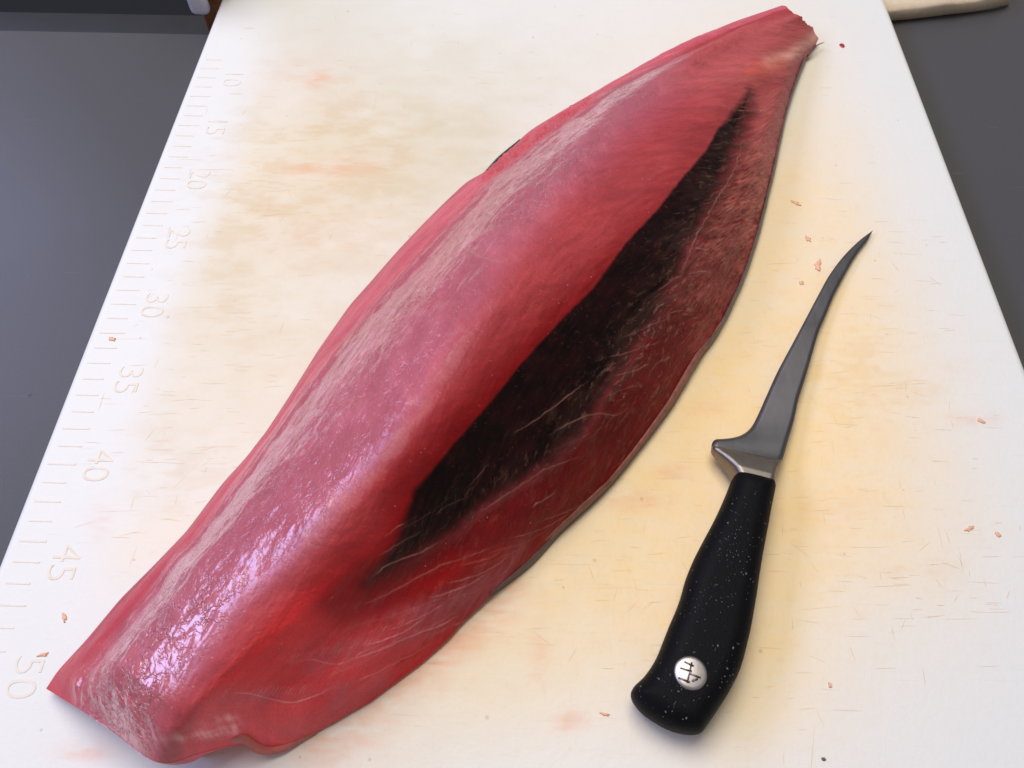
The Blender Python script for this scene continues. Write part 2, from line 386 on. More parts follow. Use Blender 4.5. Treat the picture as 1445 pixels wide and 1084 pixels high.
loop = np.r_[I[:, 0], I[-1, 1:], I[-2::-1, -1], I[0, -2:0:-1]]
nb = len(V); low = V[loop].copy(); low[:, 2] = .0005; V = np.concatenate([V, low]); J = nb+np.arange(len(loop))
side = np.stack([np.roll(loop, -1), loop, J, np.roll(J, -1)], -1)
me = mesh('slab', V, np.concatenate([Fq, side]))
pad = np.tile(np.r_[base, 1], (len(low), 1))
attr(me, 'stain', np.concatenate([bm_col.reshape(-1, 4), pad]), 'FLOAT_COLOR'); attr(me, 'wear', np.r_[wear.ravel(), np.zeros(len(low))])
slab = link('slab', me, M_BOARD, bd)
# knife scars: thin stained slivers scored into the top
bmk = bmesh.new(); r_ = random.Random(5)
zones = [(400, 230, 110, 90, 120), (300, 440, 90, 120, 90), (240, 640, 80, 80, 60), (1240, 560, 110, 130, 110), (1300, 790, 110, 60, 70), (1150, 240, 70, 110, 40), (900, 800, 110, 110, 50), (620, 180, 120, 90, 40), (1150, 950, 140, 90, 30)]
for zx, zy, zw, zh, cnt in zones:
    for q_ in range(cnt):
        p_ = un(r_.gauss(zx, zw), r_.gauss(zy, zh), 0)
        if not (BX0+.02 < p_[0] < BX1-.02 and .02 < p_[1] < BY1-.03): continue
        u_ = r_.random(); a_ = r_.gauss(.03, .07) if u_ < .72 else (r_.gauss(1.5, .12) if u_ < .86 else r_.uniform(0, 3.1))
        l_ = r_.uniform(.003, .012)*(2.2 if r_.random() < .1 else 1); w_ = r_.uniform(.00005, .00013); c_, s_ = math.cos(a_), math.sin(a_)
        vs4 = [bmk.verts.new((p_[0]+x*c_-y*s_, p_[1]+x*s_+y*c_, BT+.00004)) for x, y in ((-l_/2, 0), (-l_/6, -w_), (l_/4, -w_*.8), (l_/2, 0), (l_/5, w_*.8), (-l_/5, w_))]
        bmk.faces.new(vs4)
tag(bmobj('knife_scar', bmk, M_SCAR, bd, False), kind='stuff')
# ruler: moulded numbers and centimetre ticks along the left edge
def y_of(cm): return .5117+.0502*(5-cm)*1.0+.0  # cm -> Y
def ycm(cm): return .4112-(cm-15)*.01002
for cm in range(10, 55, 5):
    cu = bpy.data.curves.new('ruler_number', 'FONT'); cu.body = str(cm); cu.size = .0192; cu.extrude = .00012; cu.offset = -.00022
    cu.align_x = 'CENTER'; cu.align_y = 'CENTER'; cu.space_character = .98; cu.resolution_u = 4
    tmp = bpy.data.objects.new('tmp', cu); sc.collection.objects.link(tmp)
    bpy.context.view_layer.update()
    me = bpy.data.meshes.new_from_object(tmp.evaluated_get(bpy.context.evaluated_depsgraph_get())); me.name = 'ruler_number'
    bpy.data.objects.remove(tmp); bpy.data.curves.remove(cu)
    me.materials.clear(); o = link('ruler_number', me, M_FAINT if cm in (10, 50) else M_MARK, bd)
    o.location = (-.2115, ycm(cm), BT+.00008); o.rotation_euler = (0, 0, -math.pi/2)
    o['label'] = 'ruler number %d moulded near the left edge' % cm
tick = None
for cm in range(8, 54):
    if tick is None:
        bm = bmesh.new(); box(bm, -.0072, .0072, -.00042, .00042, -.0001, .0001); tick = bmobj('ruler_tick', bm, M_MARK, bd, False); o = tick
    else:
        o = tick.copy(); sc.collection.objects.link(o); o.parent = bd
    o.location = (-.2288+random.uniform(-.0008, .0008), ycm(cm), BT+.00008); o.scale = (random.uniform(.75, 1.0), random.uniform(.6, 1.2), 1)

# ---------------------------------------------------------------- tuna loin
LN = {}
LN['L'] = [(65, 972, .006), (81, 947, .004), (121, 904, .003), (170, 845, .003), (216, 799, .003), (263, 750, .003), (314, 682, .003), (347, 646, .003), (375, 610, .003), (411, 555, .003), (449, 494, .003), (494, 430, .003),
           (521, 400, .003), (560, 355, .003), (594, 319, .003), (625, 288, .003), (660, 255, .003), (685, 243, .003), (705, 224, .003), (727, 203, .003), (749, 183, .004), (774, 168, .005), (799, 153, .006), (825, 138, .008), (870, 112, .011), (920, 84, .014), (970, 58, .016), (1040, 29, .019), (1103, 8, .02)]
LN['E'] = [(112, 1001, .024), (110, 962, .026), (164, 905, .029), (204, 856, .031), (247, 797, .032), (290, 752, .033), (355, 666, .035), (410, 590, .036), (466, 516, .037), (549, 416, .038), (575, 388, .038), (627, 334, .037), (694, 260, .037), (749, 219, .037), (804, 172, .036), (850, 140, .034), (910, 103, .031), (970, 72, .028), (1040, 38, .026), (1113, 11, .024)]
LN['C'] = [(226, 1077, .036), (240, 1030, .052), (253, 996, .058), (297, 941, .062), (358, 858, .067), (405, 812, .071), (450, 768, .074), (510, 700, .077), (560, 640, .079), (610, 570, .080), (660, 490, .079), (710, 415, .077), (760, 345, .074), (820, 265, .068), (880, 195, .060), (950, 132, .049), (1030, 75, .037), (1090, 40, .029), (1130, 24, .022)]
LN['G'] = [(327, 1052, .014), (345, 1015, .030), (390, 975, .034), (480, 905, .038), (600, 790, .042), (720, 640, .047), (850, 500, .047), (960, 360, .043), (1030, 230, .036), (1085, 125, .026), (1120, 70, .019), (1147, 38, .012)]
LN['R'] = [(398, 1059, .002), (432, 1041, .002), (474, 1018, .002), (524, 989, .002), (552, 968, .002), (594, 937, .002), (631, 903, .003), (653, 878, .003), (700, 834, .004), (742, 795, .006), (790, 745, .007), (860, 683, .006), (896, 637, .005), (947, 568, .005), (972, 520, .005), (1008, 476, .005), (1041, 411, .004), (1065, 346, .004), (1089, 250, .004), (1098, 210, .004), (1109, 160, .004), (1123, 116, .004), (1137, 80, .005), (1154, 56, .006)]
NS, NT = 1250, 600
ctrl = []
axd = np.array([.667, -.745])
for k in 'LECGR':
    P = np.array(LN[k], float); a = P[:, :2] @ axd
    a = np.maximum.accumulate(a+np.arange(len(a))*1e-3)
    a = (a-a[0])/(a[-1]-a[0])
    s = np.linspace(0, 1, NS); mt = np.gradient(P, a, axis=0)
    Q = np.stack([np.interp(s, a, P[:, j]) for j in range(3)], -1)
    kern = np.hanning(41); kern /= kern.sum()                 # soften the traced polylines
    Qp = np.concatenate([2*Q[0]-Q[40:0:-1], Q, 2*Q[-1]-Q[-2:-42:-1]])
    Qs = np.stack([np.convolve(Qp[:, j], kern, 'same')[40:40+NS] for j in range(3)], -1)
    ctrl.append(np.array([un(*q) for q in Qs]))
ctrl = np.array(ctrl)                                          # 5, NS, 3
def bulge(A, B, f, up):                                       # an extra control line between two others
    r = A*(1-f)+B*f; r[:, 2] += up; return r
L_, E_, C_, G_, R_ = ctrl
s = np.linspace(0, 1, NS); fade = sstep(0, .06, s)*sstep(1, .9, s)
near = sstep(.40, .16, s)[:, None]
midp = bulge(E_, C_, .55, .0065*fade)*(1-near)+bulge(E_, C_, .40, .0105*fade)*near
rows = [L_, bulge(L_, E_, .55, .0035*fade), E_, midp, C_, bulge(C_, G_, .5, .004*fade+.006*(fade*near.T[0])), G_, bulge(G_, R_, .6, .006*fade), R_]
ST = np.stack(rows, 1)
tknot = np.array([0, .11, .2, .36, .5, .61, .73, .88, 1.]); TT = np.linspace(0, 1, NT)
mt = np.gradient(ST, tknot, axis=1)
i = np.clip(np.searchsorted(tknot, TT, side='right')-1, 0, len(tknot)-2); h = tknot[i+1]-tknot[i]; u = (TT-tknot[i])/h
b0 = (2*u**3-3*u**2+1)[None, :, None]; b1 = ((u**3-2*u**2+u)*h)[None, :, None]; b2 = (-2*u**3+3*u**2)[None, :, None]; b3 = ((u**3-u**2)*h)[None, :, None]
G = b0*ST[:, i]+b1*mt[:, i]+b2*ST[:, i+1]+b3*mt[:, i+1]       # NS, NT, 3
PX, PY = pr(G)
S, Tq = np.meshgrid(s, TT, indexing='ij')
# metric surface coordinates
al = np.cumsum(np.r_[np.zeros((1, NT)), np.linalg.norm(np.diff(G, axis=0), axis=2)], 0); ac = np.cumsum(np.c_[np.zeros(NS), np.linalg.norm(np.diff(G, axis=1), axis=2)], 1)
al = np.repeat(al[:, NT//2][:, None], NT, 1); stm = np.stack([al, ac, 0*al], -1)

# --- masks from the anatomy: blood line, membrane, fibres
D_ = [(520, 822), (533, 803), (560, 764), (571, 733), (585, 692), (610, 664), (650, 616), (686, 575), (733, 516), (794, 450), (836, 408), (883, 344), (927, 297), (955, 260), (994, 216), (1013, 183), (1030, 163), (1057, 130)]
M_ = [(1058, 158), (1049, 190), (1035, 226), (1018, 262), (1000, 300), (978, 345), (960, 385), (940, 425), (914, 466), (888, 508), (862, 545), (838, 590), (815, 618), (780, 655), (719, 694), (672, 728), (638, 758), (599, 782), (560, 803)]
wob = (fbm(al*70, ac*70, 51)*3+fbm(al*260, ac*200, 53)*2)*np.where(Tq < .70, .28, 1.2)
qx, qy = PX+wob, PY+wob*.6
ins = inside(qx, qy, D_+M_)
dD, pD = polydist(qx, qy, D_); dM, pM = polydist(qx, qy, [D_[-1]]+M_+[D_[0]])
sd = np.where(ins, -np.minimum(dD, dM), np.minimum(dD, dM))
softD = 2.5+14*sstep(.35, 0, pD)+6*sstep(.85, 1, pD); softM = 20+8*sstep(.6, 1, pM)
soft = np.where(dD < dM, softD, softM)
blood = sstep(soft, -soft, sd)
above = sstep(-22, 22, dM-dD)*(~ins)                                       # the side towards the crest
def mixc(c, rgb, f): return c*(1-f[..., None])+lin(rgb)*f[..., None]
n1 = fbm(al*40, ac*40, 61); n2 = fbm(al*120, ac*120, 63); n3 = fbm(al*60, ac*400, 67); n4 = fbm(al*420, ac*120, 69)
c = np.broadcast_to(lin((159, 62, 68)), G.shape).copy()
rightside = sstep(.62, .72, Tq)
c = mixc(c, (178, 46, 50), sstep(.52, .60, Tq)*sstep(.34, .2, S))
c = mixc(c, (146, 34, 40), sstep(95, 25, dD+n1*12)*(Tq > .4)*sstep(.8, .35, S)*.9)
c = mixc(c, (126, 7, 13), sstep(42, 2, dD+n1*6)*sstep(.95, .55, S)*.85)
rs = sstep(-4, 14, np.where(ins, -dM, dM))*(1-above)*sstep(.58, .68, Tq)*sstep(.13, .30, S+.02*n1)*sstep(.90, .80, S)
c = mixc(c, (92, 9, 12), rs*.92)
d, _ = polydist(PX, PY, [(470, 850), (540, 830), (640, 810)]); c = mixc(c, (116, 7, 13), np.exp(-((d+12*n1)/34)**2)*.85)
c = mixc(c, (132, 24, 30), sstep(.84, .96, Tq)*rs*.5*(1+n1))
# lower right translucent reds and milky veils
for pts, wd_, rgb, am in [([(590, 836), (640, 812), (705, 780)], 12, (140, 14, 14), .5), ([(560, 935), (600, 915), (635, 895)], 8, (150, 16, 16), .6), ([(520, 985), (590, 935)], 10, (150, 30, 34), .6)]:
    d, _ = polydist(PX, PY, pts); c = mixc(c, rgb, am*np.exp(-(d/wd_)**2))
for pts, wd_, am in [([(440, 940), (520, 915), (610, 880), (690, 835)], 26, .40), ([(300, 985), (400, 985), (480, 968)], 12, .35), ([(560, 870), (640, 850), (700, 815), (735, 770)], 12, .35), ([(470, 995), (540, 960)], 16, .35), ([(420, 1040), (500, 1000)], 16, .35)]:
    d, _ = polydist(PX, PY, pts); c = mixc(c, (140, 70, 80), np.clip(am*np.exp(-(d/wd_)**2)*(1+.7*n3+.5*n2), 0, 1))
# milky fibres over the flank towards the tail
flank = sstep(.70, .82, Tq)*sstep(.46, .66, S)*sstep(.97, .9, S)*(1-above)
c = mixc(c, (186, 106, 100), np.clip(flank*(.55+.4*n2+.8*fbm(al*240, ac*800, 71)), 0, 1)*sstep(.60, .86, S+.08*n1)**.8)
# tail end
tail = sstep(.82, .93, S+.05*n1)*sstep(.25, .45, Tq)
c = mixc(c, (172, 84, 88), tail*.8)
d, _ = polydist(PX, PY, [(1085, 88), (1115, 78), (1140, 62), (1153, 50)]); c = mixc(c, (214, 156, 146), np.exp(-(d/9)**2)*.85)
d, _ = polydist(PX, PY, [(1060, 100), (1100, 88)]); c = mixc(c, (196, 92, 80), np.exp(-(d/10)**2)*.6)
# blood line itself
c = mixc(c, (20, 8, 11), blood)
veil = np.exp(-((dM-4)/26)**2)*sstep(.02, .2, pM)*sstep(.80, .55, pM)*np.clip(.45+.75*n3+.5*n4+.3*n1, 0, 1)
c = mixc(c, (74, 50, 44), veil*.62)
c = mixc(c, (44, 12, 16), blood*np.clip(.25+.6*n2+.5*n3, 0, .6))
c = mixc(c, (50, 36, 33), blood*sstep(60, 8, dM)*sstep(.05, .5, 1-pM)*np.clip(.35+.5*n3+.4*n2, 0, .8))
# membrane over the top
Cx = np.interp(PY, [130, 190, 265, 345, 415, 490, 570, 640, 700, 768, 858, 941, 1000], [985, 925, 845, 768, 716, 668, 622, 566, 512, 448, 357, 296, 240])
mem = sstep(12, -26-30*sstep(.2, .6, S)[..., ], (PX-Cx)*.72+9*n1+5*n2)*sstep(.13, .2, Tq)
memc = mixc(np.broadcast_to(lin((166, 80, 100)), G.shape).copy(), (176, 92, 112), sstep(.3, .05, S))
memc = mixc(memc, (188, 108, 124), np.clip(.35*n1+.2*n2, 0, 1))
f = np.clip(mem*(.93+.15*n2), 0, 1); c = c*(1-f[..., None])+memc*f[..., None]
silver = np.exp(-((Tq-.245-.012*n1)/.030)**2)*sstep(.03, .12, S)*sstep(.74, .42, S)*np.clip(.8+.5*n2+.25*n4, 0, 1)
c = mixc(c, (184, 130, 144), silver*.42)
silver2 = np.exp(-((Tq-.30-.015*n1)/.035)**2)*np.clip(fbm(al*260, ac*330, 73)-.12, 0, 1)*sstep(.04, .15, S)*sstep(.85, .6, S)
c = mixc(c, (200, 156, 168), np.clip(silver2*1.3, 0, .4))
# side wall
wall = sstep(.2, .15, Tq+.012*n1)
c = mixc(c, (182, 84, 98), wall); c = mixc(c, (164, 56, 70), wall*sstep(.35, .08, S)*.8)
c = mixc(c, (214, 120, 132), wall*np.clip(fbm(al*16, ac*300, 75)-.1, 0, 1)*.9*sstep(.06, .2, S))
d, _ = polydist(PX, PY, [(688, 246), (745, 203), (800, 164), (830, 146)]); rough_strip = np.exp(-(d/13)**2)*sstep(.2, .13, Tq)
c = mixc(c, (184, 80, 90), np.clip(rough_strip*(.8+.5*n2), 0, 1))
# lower end
lend = sstep(.10, .02, S+.02*n1)
c = mixc(c, (186, 84, 92), lend*.55)
for pts in [[(290, 1020), (330, 1012), (338, 1022)], [(250, 1040), (330, 1028)], [(190, 1045), (280, 1040), (330, 1035)]]:
    d, _ = polydist(PX, PY, pts); c = mixc(c, (214, 150, 150), np.clip(np.exp(-(d/6)**2)*(.2+.5*n3+.3*n4), 0, .6))
# sinew lines
SIN = [[(716, 619), (775, 578), (835, 533)], [(763, 619), (805, 597), (844, 583), (869, 586), (894, 572)], [(769, 638), (813, 622), (841, 608)], [(650, 730), (686, 716), (722, 694), (769, 663), (805, 649), (830, 641)],
       [(747, 718), (786, 691)], [(655, 688), (675, 671), (691, 652)], [(700, 680), (719, 662)], [(855, 503), (880, 500), (910, 489), (941, 480)], [(863, 533), (899, 523), (921, 512)], [(849, 563), (882, 550), (907, 544)],
       [(880, 478), (905, 464), (930, 457)], [(966, 388), (994, 383), (1008, 386)], [(925, 411), (947, 397), (966, 386)], [(894, 447), (930, 427), (955, 416), (980, 413)], [(872, 480), (911, 463), (949, 447)],
       [(977, 352), (1005, 355)], [(994, 327), (1016, 321)], [(999, 300), (1035, 290)], [(1013, 272), (1035, 256)], [(1049, 178), (1044, 215), (1030, 250), (1008, 288), (985, 330), (966, 375), (958, 402)],
       [(505, 858), (530, 847), (571, 827), (616, 802), (668, 783), (715, 765)], [(463, 896), (516, 880), (563, 866), (616, 849), (677, 833), (707, 816)], [(475, 935), (527, 921), (571, 902), (627, 882), (657, 863)],
       [(522, 819), (549, 797), (594, 780), (627, 761)], [(552, 755), (588, 736), (616, 716), (643, 691)], [(530, 788), (571, 763), (600, 745)], [(300, 982), (356, 980), (384, 987), (418, 989), (457, 976), (485, 963)],
       [(404, 941), (440, 931), (480, 937), (513, 920), (552, 903)], [(560, 905), (620, 880), (660, 850)], [(490, 968), (560, 935), (620, 905)], [(620, 325), (655, 352), (700, 370), (720, 368)], [(620, 375), (650, 400), (690, 415)],
       [(1035, 115), (1060, 112), (1085, 118)], [(1060, 140), (1085, 134), (1096, 122)], [(1070, 165), (1082, 150), (1100, 150)], [(725, 768), (722, 795), (700, 820)], [(640, 800), (690, 788), (715, 775)], [(540, 760), (556, 748), (575, 738)], [(610, 728), (630, 712), (662, 700)]]
for k in range(11):
    f = k/10; x, y = 452+f*290, 955-f*215
    SIN.append([(x, y), (x+32, y-9), (x+66, y-23), (x+98, y-44)])
NSIN = len(SIN)
for x0, y0, dx, dy, n_, lx, ly in [(352, 986, 5.3, -.5, 15, 11, -15), (402, 942, 5.2, -1.4, 16, 12, -17), (470, 926, 6, -1.8, 9, 9, -12), (520, 898, 6.5, -2.2, 9, 8, -10), (575, 868, 7, -3, 10, 9, -9), (600, 905, 7, -3.4, 9, 9, -8)]:
    for k in range(n_):
        SIN.append([(x0+dx*k, y0+dy*k), (x0+dx*k+lx*.5, y0+dy*k+ly*.55), (x0+dx*k+lx, y0+dy*k+ly)])
sin_m = np.zeros_like(PX)
for k, pts in enumerate(SIN):
    P = crspline(np.array(pts, float), 24) if len(pts) > 2 else np.array(pts, float)
    x0, x1, y0, y1 = P[:, 0].min()-12, P[:, 0].max()+12, P[:, 1].min()-12, P[:, 1].max()+12
    box_ = (PX > x0) & (PX < x1) & (PY > y0) & (PY < y1)
    jx = PX[box_]+n4[box_]*1.6+n2[box_]*2.2; jy = PY[box_]+n4[box_]*1.2+n1[box_]*2
    d, u = polydist(jx, jy, P)
    w = .85+.35*math.sin(k*2.3); am = (.42+.25*math.sin(k*1.7+1))*(1 if k < NSIN else .5)
    g = np.exp(-(d/w)**2)*np.clip(am*(.85+.5*n2[box_]+.25*n4[box_]), 0, .8)*sstep(0, .25, u)*sstep(1, .75, u)
    # short hairs fanning off one side of the line
    g2 = np.exp(-(d/6.5)**2)*np.clip(n3[box_]*.9+.05, 0, 1)*.14
    sin_m[box_] = np.maximum(sin_m[box_], np.maximum(g, g2))
low_ = sstep(740, 840, PY)
c = c*(1-(sin_m*(.85+.15*low_))[..., None])+(lin((158, 116, 106))*(1-low_[..., None])+lin((186, 122, 126))*low_[..., None])*(sin_m*(.85+.15*low_))[..., None]
# large tonal variation of the muscle
c *= (1+.10*n1+.07*n2)[..., None]
c *= (1+.68*sstep(.50, .62, Tq)*sstep(.48, .25, S)*(1-blood))[..., None]  # near right side lightened in the colour to offset its weaker lighting
fibre = np.clip(flank*.9+blood*sstep(70, 10, dM)*.34+blood*.05+tail*.45+rs*.25, 0, 1)
band = np.exp(-((Tq-.40)/.085)**2)*sstep(.26, .05, S)+.35*np.exp(-((Tq-.44)/.06)**2)*sstep(.52, .2, S)+.6*np.exp(-((Tq-.40)/.08)**2-((S-.70)/.07)**2)
wr = mem*(.14+.22*np.exp(-((Tq-.30)/.05)**2)+.75*band*(.3+.8*sstep(-.3, .3, fbm(al*32, ac*32, 81))))+.05+rough_strip*.7
gloss = np.clip(.05+.95*mem*(1-.85*sstep(.435, .50, Tq))+.12*n1*mem+.3*band*mem-blood*.04, 0, 1.3)

# --- relief as real displacement
e1 = np.gradient(G, axis=0); e2 = np.gradient(G, axis=1); Nn = np.cross(e1, e2); Nn /= np.linalg.norm(Nn, axis=2, keepdims=True)+1e-12
if Nn[NS//2, NT//2, 2] < 0: Nn = -Nn
inner = sstep(0, .03, Tq)*sstep(1, .97, Tq)*sstep(0, .02, S)*sstep(1, .985, S)
disp = .0012*fbm(al*22, ac*30, 91)+.0004*n2+.00018*n3
disp += .0006*mem*fbm(al*75, ac*110, 93)*sstep(.5, .1, S)
disp += rough_strip*.0028*fbm(al*190, ac*120, 95)
disp += .00035*sin_m
disp += -.0009*np.exp(-((Tq-.205)/.012)**2)*(.5+n1)
Gd = G+Nn*(disp*inner)[..., None]
Gd[:, :, 2] = np.maximum(Gd[:, :, 2], .001)
# ragged tail edge
rag = sstep(.985, 1, S)*(.0022*fbm(ac*190, ac*0, 97)); Gd[..., 0] += rag*.8; Gd[..., 1] += rag

# --- shell: caps and base, then split into parts with shared normals
top_n = NS*NT; I = np.arange(top_n).reshape(NS, NT)
V = [Gd.reshape(-1, 3)]; off = top_n
loop = np.r_[I[:, 0], I[-1, 1:], I[-2::-1, -1], I[0, -2:0:-1]]; Pl = Gd.reshape(-1, 3)[loop]
cen = Gd.reshape(-1, 3).mean(0); faces = []; prev = loop; K = 6
tan_in = np.gradient(Pl, axis=0); nin = np.stack([-tan_in[:, 1], tan_in[:, 0]], -1); nin /= np.linalg.norm(nin, axis=1, keepdims=True)+1e-12
mid = Pl.copy()
if ((cen[:2]-Pl[:, :2])*nin).sum(1).mean() < 0: nin = -nin
for k in range(1, K+1):
    f = k/K; r = Pl.copy(); r[:, 2] = Pl[:, 2]*(1-f)+.0004*f
    r[:, :2] += nin*(.006*f*f*np.clip(Pl[:, 2:3]/.02, 0, 1)); V.append(r); cur = off+np.arange(len(loop)); off += len(loop)
    faces.append(np.stack([prev, np.roll(prev, -1), np.roll(cur, -1), cur], -1)); prev = cur
Vall = np.concatenate(V)
Ftop = np.stack([I[:-1, :-1], I[1:, :-1], I[1:, 1:], I[:-1, 1:]], -1)
capF = np.concatenate(faces)
Fall = np.concatenate([Ftop.reshape(-1, 4), capF])
full = mesh('full', Vall, Fall)
nrm = np.empty(len(Vall)*3, np.float32); full.vertices.foreach_get('normal', nrm); nrm = nrm.reshape(-1, 3)
if nrm[top_n//2+NT//2, 2] < 0: Fall = Fall[:, ::-1]; Ftop = Ftop[..., ::-1]; capF = capF[:, ::-1]; nrm = -nrm
bpy.data.meshes.remove(full)
ext = lambda a: np.concatenate([a.reshape((top_n,)+a.shape[2:])]+[a.reshape((top_n,)+a.shape[2:])[loop]]*K)
colA = ext(np.concatenate([np.clip(c, .002, 1), np.ones(c.shape[:2]+(1,))], -1)); stA = ext(stm); wrA = ext(wr); fbA = ext(fibre); glA = ext(gloss); grA = ext(1-.85*blood)
loin = tag(empty('tuna_loin', tuple(cen*[1, 1, 0])), 'long red raw tuna loin with a black blood line lying across the cutting board', 'raw fish')
def part(name, Fs):
    used = np.unique(Fs); mp = np.full(len(Vall), -1); mp[used] = np.arange(len(used))
    me = mesh(name, Vall[used]-cen*[1, 1, 0], mp[Fs])
    attr(me, 'albedo', colA[used], 'FLOAT_COLOR'); attr(me, 'st', stA[used], 'FLOAT_VECTOR'); attr(me, 'wrinkle', wrA[used]); attr(me, 'fibre', fbA[used]); attr(me, 'gloss', glA[used]); attr(me, 'grain', grA[used])
    me.normals_split_custom_set_from_vertices(nrm[used].astype(float).tolist())
    return link(name, me, M_FLESH, loin)
isb = (blood > .5); fb_ = isb[:-1, :-1] & isb[1:, 1:]
ism = (mem > .5) & (Tq > .17); fm_ = ism[:-1, :-1] & ism[1:, 1:] & ~fb_
part('flesh', np.concatenate([Ftop[~fb_ & ~fm_], capF]))
part('blood_line', Ftop[fb_])['label'] = 'near black strip of dark muscle along the right flank'
part('membrane', Ftop[fm_])['label'] = 'pink silvery wet membrane over the top'

def ribbon(name, up, lo, mat, parent, n=160, thick=.0012, jit=0., label=None):
    A = crspline(up, n); B = crspline(lo, n); u = np.linspace(0, 1, n)
    if jit: B[:, :2] += (jit*fbm(u*60, u*0, 111))[:, None]*[.7, .7]
    rws = [A*(1-f)+B*f+np.array([0, 0, .0012*math.sin(math.pi*f)]) for f in np.linspace(0, 1, 6)]
    Vt = np.concatenate(rws); I = np.arange(6*n).reshape(6, n)
    Fq = np.stack([I[:-1, :-1], I[1:, :-1], I[1:, 1:], I[:-1, 1:]], -1).reshape(-1, 4)
    me = mesh(name, Vt-cen*[1, 1, 0], Fq); o = link(name, me, mat, parent)
    md = o.modifiers.new('s', 'SOLIDIFY'); md.thickness = thick; md.offset = 0
    if label: o['label'] = label
    return o
def onflesh(px, py, o=0.):
    d = (PX-px)**2+(PY-py)**2; k = np.unravel_index(d.argmin(), d.shape); return Gd[k]+Nn[k]*o
# skin showing along the right foot of the loin, and a pale fatty edge above it
fo = lambda pts, z: [un(x, y, z) for x, y in pts]
ribbon('skin', fo([(690, 838), (742, 793), (788, 742), (858, 680), (896, 633), (946, 564), (972, 515), (1007, 472), (1040, 409), (1063, 346), (1088, 250), (1108, 160), (1122, 116), (1134, 84)], .006),
       fo([(692, 840), (748, 798), (794, 749), (860, 686), (898, 638), (950, 571), (976, 521), (1010, 476), (1042.5, 411.5), (1066, 347), (1090.5, 250), (1110, 160), (1124, 116.5), (1138, 82)], .0008), M_SKIN, loin, jit=.0006, label='thin grey fish skin along the right foot')
ribbon('fat_edge', [onflesh(x, y, -.0006) for x, y in [(733, 794), (778, 752), (846, 690), (894, 635), (945, 563), (987, 494), (1017, 457)]], fo([(735, 797), (783, 755), (850, 694), (897, 639), (949, 569), (992, 497), (1018, 458)], .0045), M_FAT, loin, jit=.0009, thick=.0008)
ribbon('skin', fo([(676, 256), (690, 243), (710, 224), (735, 200)], .004), fo([(678, 253), (686, 242), (705, 221), (733, 199)], .001), M_DARKSKIN, loin, n=60, label='dark skin edge peeping out on the far left side')
# curled flap of membrane at the near end
lo = [un(*p_) for p_ in [(318, 1050, .0135), (330, 1048.5, .0145), (341, 1047.5, .016), (350, 1053, .0145), (358, 1060.5, .010), (376, 1064.5, .006), (400, 1060, .003), (424, 1047, .0015), (446, 1034, .001)]]
up = [onflesh(x, y, -.0003) for x, y in [(318, 1048), (330, 1041), (342, 1036), (353, 1040), (363, 1047), (378, 1054), (398, 1052), (420, 1044), (444, 1034)]]
up[0] = lo[0]*.98+up[0]*.02; up[-1] = lo[-1]*.9+up[-1]*.1
ribbon('flap', up, lo, M_FLAP, loin, n=80, thick=.0007, label='pale curled flap of membrane at the near end')
bm = bmesh.new(); P = crspline([un(1139, 79, .004), un(1148, 69, .006), un(1155, 63, .006), un(1163, 60, .005)], 14)-cen*[1, 1, 0]
tube(bm, P.tolist(), np.linspace(.0009, .0002, 14), 6); bmobj('skin_strand', bm, M_SKIN, loin)

